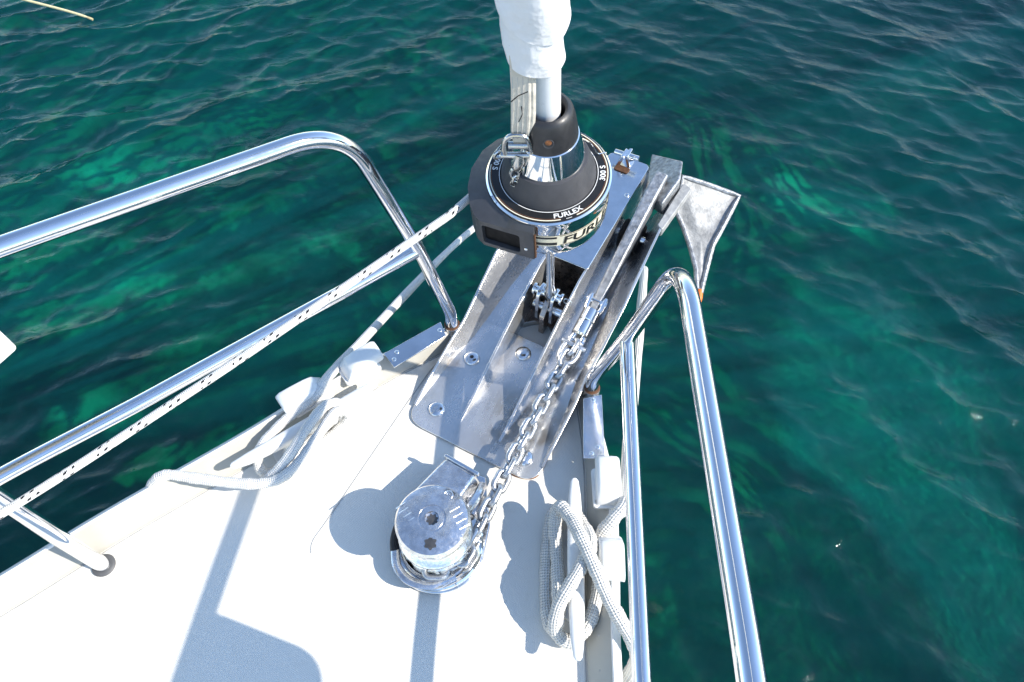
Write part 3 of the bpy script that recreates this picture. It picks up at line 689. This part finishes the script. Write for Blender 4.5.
# starboard fluke: curved plate with thick rolled rim, and its port mirror under the roller
def fluke(sx):
    out = [(.123, 1.333, .090), (.190, 1.356, .071), (.260, 1.376, .051), (.257, 1.302, .030), (.253, 1.235, .008), (.264, 1.172, -.015), (.274, 1.116, -.026), (.262, 1.122, -.024), (.241, 1.166, -.012), (.207, 1.212, .0), (.172, 1.246, .020), (.143, 1.268, .036)]
    cx = sum(p[0] for p in out)/12; cy = sum(p[1] for p in out)/12; cz = sum(p[2] for p in out)/12-.004
    P = [q for i_ in range(12) for q in [Vector(out[i_]).lerp(Vector(out[(i_+1) % 12]), t_) for t_ in (0, .25, .5, .75)]]; N = len(P); V_, Q_ = [], []
    for s, dz in ((1, 0), (.93, -.002), (.72, -.004), (.35, -.005)):
        for p in P: V_.append((cx+(p.x-cx)*s, cy+(p.y-cy)*s, (cz+(p.z-cz)*s)+dz))
    V_.append((cx, cy, cz-.005)); c0 = len(V_)-1; base = len(V_)
    for s, dz in ((1, -.012), (.5, -.024)):
        for p in P: V_.append((cx+(p.x-cx)*s, cy+(p.y-cy)*s, (cz+(p.z-cz)*s)+dz))
    V_.append((cx, cy, cz-.026)); c1 = len(V_)-1
    for j in range(3):
        for k in range(N): Q_.append((j*N+k, j*N+(k+1) % N, (j+1)*N+(k+1) % N, (j+1)*N+k))
    for k in range(N):
        Q_.append((3*N+k, 3*N+(k+1) % N, c0)); Q_.append((k, base+k, base+(k+1) % N, (k+1) % N)); Q_.append((base+k, base+N+k, base+N+(k+1) % N, base+(k+1) % N)); Q_.append((base+N+k, c1, base+N+(k+1) % N))
    rim = tube([p+Vector((0, 0, -.001)) for p in P], .0062, 10, closed=True)
    return (V_, Q_), rim
fp_, rim_ = fluke(1)
flk = apart('fluke', fp_, 'fluke_zinc', smooth=50); apart('fluke_rim', (rim_[0], rim_[1]), 'galvanized', flk)
ms = lambda vf: ([(.092-(x-.092)*.95, y, z-.02) for x, y, z in vf[0]], [tuple(reversed(q)) for q in vf[1]])
flk2 = apart('fluke', ms(fp_), 'fluke_zinc', smooth=50); apart('fluke_rim', ms(rim_), 'galvanized', flk2)
apart('fluke_tip', tube([(.2690, 1.122, -.027), (.2740, 1.104, -.031), (.2790, 1.086, -.037), (.2800, 1.079, -.040)], [.0088, .0092, .007, .003], 12), 'orange_paint')
apart('side_bar', prism(rounded([(.134, 1.123), (.149, 1.112), (.162, 1.262), (.139, 1.272)], .004, 4), .106, .130), 'fluke_zinc', bevel=.003)

# swivel between anchor and chain
sw = thing('anchor_swivel', 'polished swivel connector between the anchor shank and the chain', 'swivel', (.088, .85, .05))
def swp(name, vf, mat='chrome', **k): o = obj(name, vf, mat, sw, **k); o.location = (-.088, -.85, -.05); return o
SD = Vector((0, .98, .17)).normalized(); S0 = Vector((.088, .850, .050))
def sp_(t_, x=0, z=0): return S0+SD*t_+Vector((x, 0, z))
swp('barrel', tube([sp_(-.026), sp_(-.022), sp_(.008), sp_(.010), sp_(.013), sp_(.040), sp_(.043)], [.014, .0185, .0188, .0155, .0188, .0185, .014], 20))
for sg in (-1, 1):
    swp('jaw', tube([sp_(.034, sg*.012), sp_(.050, sg*.0165), sp_(.072, sg*.0165), sp_(.080, sg*.0165)], [.006, .0065, .0075, .005], 12))
    swp('jaw', tube([sp_(-.018, sg*.009), sp_(-.034, sg*.012), sp_(-.045, sg*.012)], [.006, .0065, .005], 12))
swp('jaw_pin', cyl(sp_(.066, -.024), sp_(.066, .024), .0065, 14)); swp('jaw_pin', cyl(sp_(-.038, -.018), sp_(-.038, .018), .0055, 14))

# ------------------------------------------------------------------ chain: every link on its own
ch_pts = catmull([(.088, .812, .046), (.0885, .76, .044), (.090, .68, .044), (.093, .58, .046), (.097, .48, .046), (.101, .40, .042), (.104, .345, .038), (.103, .315, .037)], 24)
gc = Vector((.045, .310, .037)); gr = .060
for i in range(1, 15): a = radians(2-i*6.5); ch_pts.append(gc+Vector((gr*cos(a), gr*sin(a), 0)))
cum = [0.]
for a, b in zip(ch_pts, ch_pts[1:]): cum.append(cum[-1]+(b-a).length)
def at_len(s):
    i = max(0, min(len(cum)-2, int(np.searchsorted(cum, s))-1)); t = (s-cum[i])/(cum[i+1]-cum[i]); return ch_pts[i].lerp(ch_pts[i+1], t)
ch = thing('anchor_chain', 'galvanized chain running from the anchor swivel to the windlass', 'chain', (.09, .55, .0))
WR, LL, LW = .0056, .0205, .0118                                              # wire radius, half length, half width of the centre line
lp = []
for i in range(24):
    a = 2*pi*i/24; st = (LL-LW)*(1 if cos(a) > 0 else -1); lp.append(Vector((LW*sin(a), LW*cos(a)*1.0+st, 0)))
lm = bpy.data.meshes.new('link'); v, f, _ = tube(lp, WR, 10, closed=True); lm.from_pydata([tuple(p) for p in v], [], f)
lm.polygons.foreach_set('use_smooth', [True]*len(lm.polygons)); lm.materials.append(MAT['chain_zinc'] if 'chain_zinc' in MAT else simple('chain_zinc', (.54, .55, .56), .34, .9, .25, 90, .12, .5, 200, .0012))
PITCH_ = 2*(LL-WR)+.0006; s = .004; i = 0
while s+PITCH_ < cum[-1]:
    p = at_len(s+PITCH_/2); d = (at_len(s+PITCH_)-at_len(s)).normalized()
    side = Vector((0, 0, 1)).cross(d).normalized(); up = d.cross(side)
    roll_ = radians(38 if i % 2 else -52)+radians(random.uniform(-9, 9)) if p.y > .36 else radians(90 if i % 2 else 0)
    x_ = -side*cos(roll_)+up*sin(roll_); z_ = x_.cross(d)
    o = bpy.data.objects.new('link', lm); C.objects.link(o); o.parent = ch
    m = Matrix.Identity(4)
    for r in range(3): m[r][0], m[r][1], m[r][2] = x_[r], d[r], z_[r]
    m.translation = p-Vector((.09, .55, 0)); o.matrix_local = m; s += PITCH_; i += 1
# end shackle
sk = thing('chain_shackle', 'galvanized shackle joining the chain end to the swivel', 'shackle', (.088, .80, .045))
def skp(n, vf): o = obj(n, vf, 'chain_zinc', sk); o.location = (-.088, -.80, -.045); return o
skp('bow', tube(catmull([(.071, .793, .050), (.070, .775, .049), (.074, .758, .047), (.088, .750, .046), (.102, .758, .045), (.106, .775, .046), (.105, .793, .047)], 6), .0058, 12))
skp('pin', cyl((.061, .797, .051), (.116, .797, .047), .0062, 14))

# ------------------------------------------------------------------ windlass
wl = thing('windlass', 'shiny cast anchor windlass with round capstan drum on the foredeck', 'windlass', (.045, .31, 0))
def wp(name, vf, mat='cast_aluminium', par=wl, **k):
    o = obj(name, vf, mat, par, **k)
    if par is wl: o.location = (-.045, -.31, 0)
    return o
def drop(s, fwd=.480):   # teardrop base outline: half round aft, blunt nose forward
    o_ = []
    for a in np.linspace(radians(12), radians(-192), 40): o_.append((.045+.086*s*cos(a)+.004, .305+.086*s*sin(a)))
    o_ += [(-.040*s+.006, fwd-.075), (-.018*s+.004, fwd-.012*s), (.060*s, fwd-.006*s), (.112*s+.002, fwd-.085)]
    return o_
wp('base', prism(rounded(drop(1.0, .470), .004, 2), .0012, .010), 'polished_steel', bevel=.003, seg=3)
wp('base_rim', xf(lathe([(.080, .010), (.0845, .011), (.0845, .022), (.0815, .0245), (.072, .0240), (.066, .018)], 64), Matrix.Translation((.047, .305, 0))), 'chrome', smooth=30)
wp('strip', xf(lathe([(.063, .012), (.0715, .012), (.0715, .018), (.069, .020), (.063, .018)], 48), Matrix.Translation((.043, .307, 0))), 'polished_steel', smooth=30)
# chain-pipe housing in front of the drum
hv = [(-.040, .335, .010), (.060, .350, .010), (.064, .448, .010), (-.020, .452, .010),
      (-.036, .335, .072), (.050, .350, .074), (.0535, .440, .066), (-.014, .444, .064)]
wp('housing', (hv, [(3, 2, 1, 0), (4, 5, 6, 7), (0, 1, 5, 4), (1, 2, 6, 5), (2, 3, 7, 6), (3, 0, 4, 7)]), bevel=.006, seg=4)
wp('housing_lip', xf(box((0, 0, 0), (.076, .007, .012)), Matrix.Translation((.0205, .4445, .0645)) @ Matrix.Rotation(radians(-3), 4, 'Z')), 'polished_steel', bevel=.002)
wp('chain_guide', tube(catmull([(.064, .360, .030), (.072, .385, .050), (.074, .410, .052), (.068, .438, .034)], 6), .0085, 10), 'cast_aluminium')
# gypsy (chain wheel) with pockets
gy = []
n = 60
prof = [(.034, .016), (.060, .016), (.0655, .020), (.0600, .029), (.053, .036), (.0600, .043), (.0655, .053), (.060, .059), (.034, .059)]
V_, Q_ = [], []
for r, z in prof:
    for k in range(n):
        a = 2*pi*k/n; pk = 1-.06*max(0, sin(a*9))*(1 if .018 < z < .057 and r > .05 else 0); V_.append((r*pk*cos(a), r*pk*sin(a), z))
for j in range(len(prof)-1):
    for k in range(n): Q_.append((j*n+k, j*n+(k+1) % n, (j+1)*n+(k+1) % n, (j+1)*n+k))
wp('gypsy', xf((V_, Q_, None), Matrix.Translation((.045, .310, 0))), 'cast_aluminium', smooth=45)
# two stacked capstan discs
T_ = Matrix.Translation((.043, .312, 0))
wp('lower_drum', xf(lathe([(.050, .060), (.0645, .060), (.0672, .0625), (.0672, .0660), (.0640, .0700), (.0580, .0750), (.0520, .0840), (.0480, .098), (.048, .107)], 72), T_), 'cast_aluminium', smooth=30)
cap = wp('top_cap', xf(lathe([(.047, .105), (.0560, .1110), (.0635, .1180), (.0655, .1210), (.0652, .1235), (.0615, .1285), (.055, .131), (.030, .134), (.0245, .1345), (.0238, .1325), (.0205, .1325), (.0198, .1352), (.0125, .1358), (.0118, .128), (.001, .128)], 72), T_), 'cast_aluminium', smooth=24)
cc = Vector((.043, .312, 0))
def star(c, r, z, lobes=8):
    o_ = []
    for i in range(lobes*6):
        a = 2*pi*i/(lobes*6); q = r*(1+.16*cos(lobes*a)); o_.append((c[0]+q*cos(a), c[1]+q*sin(a)))
    return prism(o_, z-.0015, z)
wp('drive_socket', star(cc, .0095, .1288), 'socket_metal', cap)
s2 = cc+Vector((.020, -.038, 0)); wp('drive_socket', star(s2, .0100, .1336, 6), 'socket_metal', cap)
fw = Vector((-.466, .885, 0)); sd = Vector((.885, .466, 0))
for sgn in (-1, 1):
    for j in range(4):
        a = cc+sd*sgn*(.030+.006*j)*1.0+fw*(.012-.010*j if sgn > 0 else .002+.009*j); b = a+(sd*sgn*.016+fw*.010*sgn)
        wp('cast_rib', tube([a+Vector((0, 0, .1332-.0004*j)), b+Vector((0, 0, .1308-.0006*j))], .0011, 6), 'cast_aluminium', cap)
g = cc+fw*.043+sd*.026
wp('cast_mark', tube([g+sd*.0075*cos(a)+fw*.0075*sin(a)+Vector((0, 0, .1308)) for a in (i*2*pi/24 for i in range(24))], .0012, 6, closed=True), 'cast_aluminium', cap)
wp('cast_mark', tube([g+sd*.0035*cos(a)+fw*.0035*sin(a)+Vector((0, 0, .1308)) for a in np.linspace(.6, 5.6, 12)], .0009, 6), 'cast_aluminium', cap)
wp('rubber_seal', tube([(.045+.0765*cos(a), .307+.0765*sin(a), .030) for a in np.linspace(radians(120), radians(222), 24)], .0085, 10), 'dark_rubber')
wp('control_arm', tube(catmull([(-.016, .262, .030), (.01, .232, .034), (.045, .222, .036), (.083, .236, .034), (.107, .268, .030)], 8), .0085, 10, flat=.55), 'cast_aluminium')

# ------------------------------------------------------------------ cleats
def cleat(sg, label):
    a, b = Vector((.2205, .520, 0)), Vector((.3605, .237, 0)); c = (a+b)/2; d = (b-a).normalized(); p = Vector((-d.y, d.x, 0))
    t = thing('mooring_cleat', label, 'cleat', (sg*c.x, c.y, 0), 'white horn cleats near the deck edge')
    L2 = (b-a).length/2
    def put(vf): return [(sg*x, y, z) for x, y, z in vf[0]], ([tuple(reversed(f)) for f in vf[1]] if sg < 0 else vf[1])
    st = [(-1, .0035, .0035, .066), (-.97, .0075, .005, .065), (-.8, .0115, .0075, .060), (-.5, .0135, .010, .056), (-.25, .0145, .012, .054), (0, .015, .0125, .053)]
    st = st+[(-t_, a_, b_, z_) for t_, a_, b_, z_ in st[-2::-1]]; V_, Q_ = [], []; n = 14
    for t_, hw_, hh, z in st:
        for k in range(n):
            an_ = 2*pi*k/n; q = d*(t_*L2)+p*(hw_*math.copysign(abs(cos(an_))**.7, cos(an_)))+Vector((0, 0, z+hh*math.copysign(abs(sin(an_))**.7, sin(an_)))); V_.append(tuple(q))
    for j in range(len(st)-1):
        for k in range(n): Q_.append((j*n+k, j*n+(k+1) % n, (j+1)*n+(k+1) % n, (j+1)*n+k))
    Q_ += [tuple(range(n-1, -1, -1)), tuple((len(st)-1)*n+k for k in range(n))]
    obj('horn_bar', put((V_, Q_)), 'white_paint', t, 50)
    for q in (-.052, .052):
        pv = tube([d*q, d*q+Vector((0, 0, .006)), d*q*.98+Vector((0, 0, .02)), d*q*.9+Vector((0, 0, .05))], [.018, .0155, .012, .0125], 16); obj('leg', put(pv), 'white_paint', t, 50)
    bp = rounded([tuple((d*u+p*v_)[:2]) for u, v_ in ((-.085, -.02), (.085, -.02), (.085, .02), (-.085, .02))], .018, 5)
    obj('base', put(prism(bp, .001, .008)), 'white_paint', t, 35, .002)
    return t
cleat(1, 'white horn cleat wound with thick rope, between the windlass and the anchor side railing')
cleat(-1, 'white horn cleat under crossed rope on the furling line side of the deck')

# ------------------------------------------------------------------ fairleads (pairs of lips on the deck edge)
def fairlead(sg, ya, yb, aft, label):
    xa, xb = W(ya)+RW(ya)*.62, W(yb)+RW(yb)*.62
    a, b = Vector((xa, ya, .046)), Vector((xb, yb, .046)); c = (a+b)/2; d = (b-a).normalized(); p = Vector((d.y, -d.x, 0)); p = p if p.x > 0 else -p
    L = (b-a).length; t = thing('fairlead', label, 'fairlead', (sg*c.x, c.y, .046), 'white fairlead lips on the deck edge')
    e = -1 if aft else 1                                   # which end carries the horn (towards the gap)
    prof = [(-.5, 0), (.5, 0), (.5, .010), (.40, .020), (.28, .034), (.05, .040), (-.30, .043), (-.62, .044), (-.74, .038), (-.76, .030), (-.70, .024), (-.50, .021)]
    V_, Q_ = [], []; P = [(u*L*e, z) for u, z in prof]; n = len(P)
    secs = [(-.021, .80), (-.016, .96), (-.004, 1.0), (.010, 1.0), (.019, .95), (.024, .78)]
    for s_, k in secs:
        for u, z in P: q = d*(u*(.95+.05*k))+p*s_+Vector((0, 0, z*k)); V_.append((sg*q.x, q.y, q.z))
    for j in range(len(secs)-1):
        for k in range(n): Q_.append((j*n+k, j*n+(k+1) % n, (j+1)*n+(k+1) % n, (j+1)*n+k))
    Q_ += [tuple(range(n-1, -1, -1)), tuple((len(secs)-1)*n+k for k in range(n))]
    me = obj('lip', (V_, Q_), 'white_paint', t, 50, .0025, 2)
    fp = rounded([tuple((d*u+p*v_)[:2]) for u, v_ in ((-L*.58, -.027), (L*.58, -.027), (L*.58, .024), (-L*.58, .024))], .008, 4)
    obj('foot', prism([(sg*x, y) for x, y in fp], -.003, .0045), 'white_paint', t, 35, .001)
    q = d*(-e*-L*.40)+p*-.018; obj('screw', dome((sg*q.x, q.y, .0042), .0055, .003, n=14), 'sealant', t)
    return t
fairlead(1, .568, .508, False, 'white fairlead lip butting against the edge plate on the anchor side')
fairlead(1, .452, .392, True, 'white fairlead lip alongside the rope-wound cleat on the anchor side')
fairlead(-1, .568, .508, False, 'white fairlead lip butting against the edge plate on the furling line side')
fairlead(-1, .470, .400, True, 'white fairlead lip crossed by the mooring rope on the furling line side')

# ------------------------------------------------------------------ mooring ropes
RR = .0132
def rope(pts, ph, RR=RR):
    P = catmull(pts, 14); return tube(P, [RR*(1+.045*sin(i*.31+ph)+.04*sin(i*.83+2*ph)+.03*sin(i*2.1)) for i in range(len(P))], 16)
st_pts = [(-.05, 2.02, -1.25), (-.02, 1.86, -1.0), (.085, 1.36, -.36), (.298, .60, .020), (.322, .522, .063), (0.316, 0.484, 0.064), (0.308, 0.445, 0.040), (0.336, 0.385, 0.030), (0.350, 0.330, 0.030), (0.348, 0.287, 0.026), (0.331, 0.265, 0.020), (0.306, 0.269, 0.035), (0.295, 0.298, 0.064), (0.298, 0.335, 0.086), (0.302, 0.378, 0.088), (0.300, 0.418, 0.072), (0.276, 0.452, 0.040), (0.245, 0.474, 0.024), (0.215, 0.465, 0.026), (0.216, 0.430, 0.022), (0.243, 0.364, 0.014), (0.272, 0.305, 0.014),
          (0.297, 0.272, 0.022), (0.302, 0.284, 0.046), (0.284, 0.325, 0.040), (0.250, 0.388, 0.036), (0.224, 0.432, 0.050), (0.221, 0.455, 0.072), (0.249, 0.440, 0.088), (0.289, 0.405, 0.106), (0.330, 0.371, 0.102), (0.366, 0.344, 0.086), (0.405, 0.321, 0.070), (0.430, 0.309, 0.050), (.448, .295, .010), (.450, .280, -.08), (.445, .27, -.25)]
tag(obj('mooring_rope', rope(st_pts, 3, .0124), 'rope_braid'), 'thick white braided mooring rope wound on the cleat nearest the anchor railing', 'rope', 'white mooring ropes')
pt_pts = [(-.62, 2.30, -1.25), (-.60, 2.18, -1.08), (-.475, 1.36, -.42), (-.330, .56, .024), (-0.310, 0.455, 0.068), (-0.315, 0.421, 0.064), (-0.335, 0.370, 0.058), (-0.345, 0.311, 0.052), (-0.341, 0.279, 0.036), (-0.318, 0.268, 0.020), (-0.296, 0.309, 0.014), (-0.286, 0.371, 0.014), (-0.270, 0.424, 0.026), (-0.265, 0.446, 0.055), (-0.274, 0.420, 0.080), (-0.273, 0.362, 0.086), (-0.272, 0.308, 0.078), (-0.284, 0.267, 0.058), (-0.304, 0.251, 0.030), (-0.295, 0.288, 0.014), (-0.270, 0.353, 0.014), (-0.246, 0.417, 0.022), (-0.240, 0.440, 0.046), (-0.250, 0.422, 0.074),
          (-0.249, 0.366, 0.078), (-0.250, 0.313, 0.072), (-0.262, 0.267, 0.066), (-0.292, 0.238, 0.062), (-0.345, 0.213, 0.060), (-0.407, 0.189, 0.062), (-0.455, 0.170, 0.064), (-0.478, 0.150, 0.050), (-0.490, 0.133, 0.010), (-.492, .125, -.08), (-.48, .12, -.25)]
tag(obj('mooring_rope', rope(pt_pts, 8, .0102), 'rope_white'), 'thick white mooring rope on the furling line side, its end draped over the edge', 'rope', 'white mooring ropes')

# ------------------------------------------------------------------ thin floating line off the port bow
ln = obj('floating_line', tube(catmull([(-5.2, 1.70, -.86), (-4.4, 1.94, -.97), (-3.9, 2.07, -1.03), (-3.62, 2.145, -1.066), (-3.50, 2.175, -1.085), (-3.44, 2.19, -1.10)], 8), .007, 8), 'yellow_line')
tag(ln, 'thin pale yellow line slanting into the water away from the boat', 'rope')
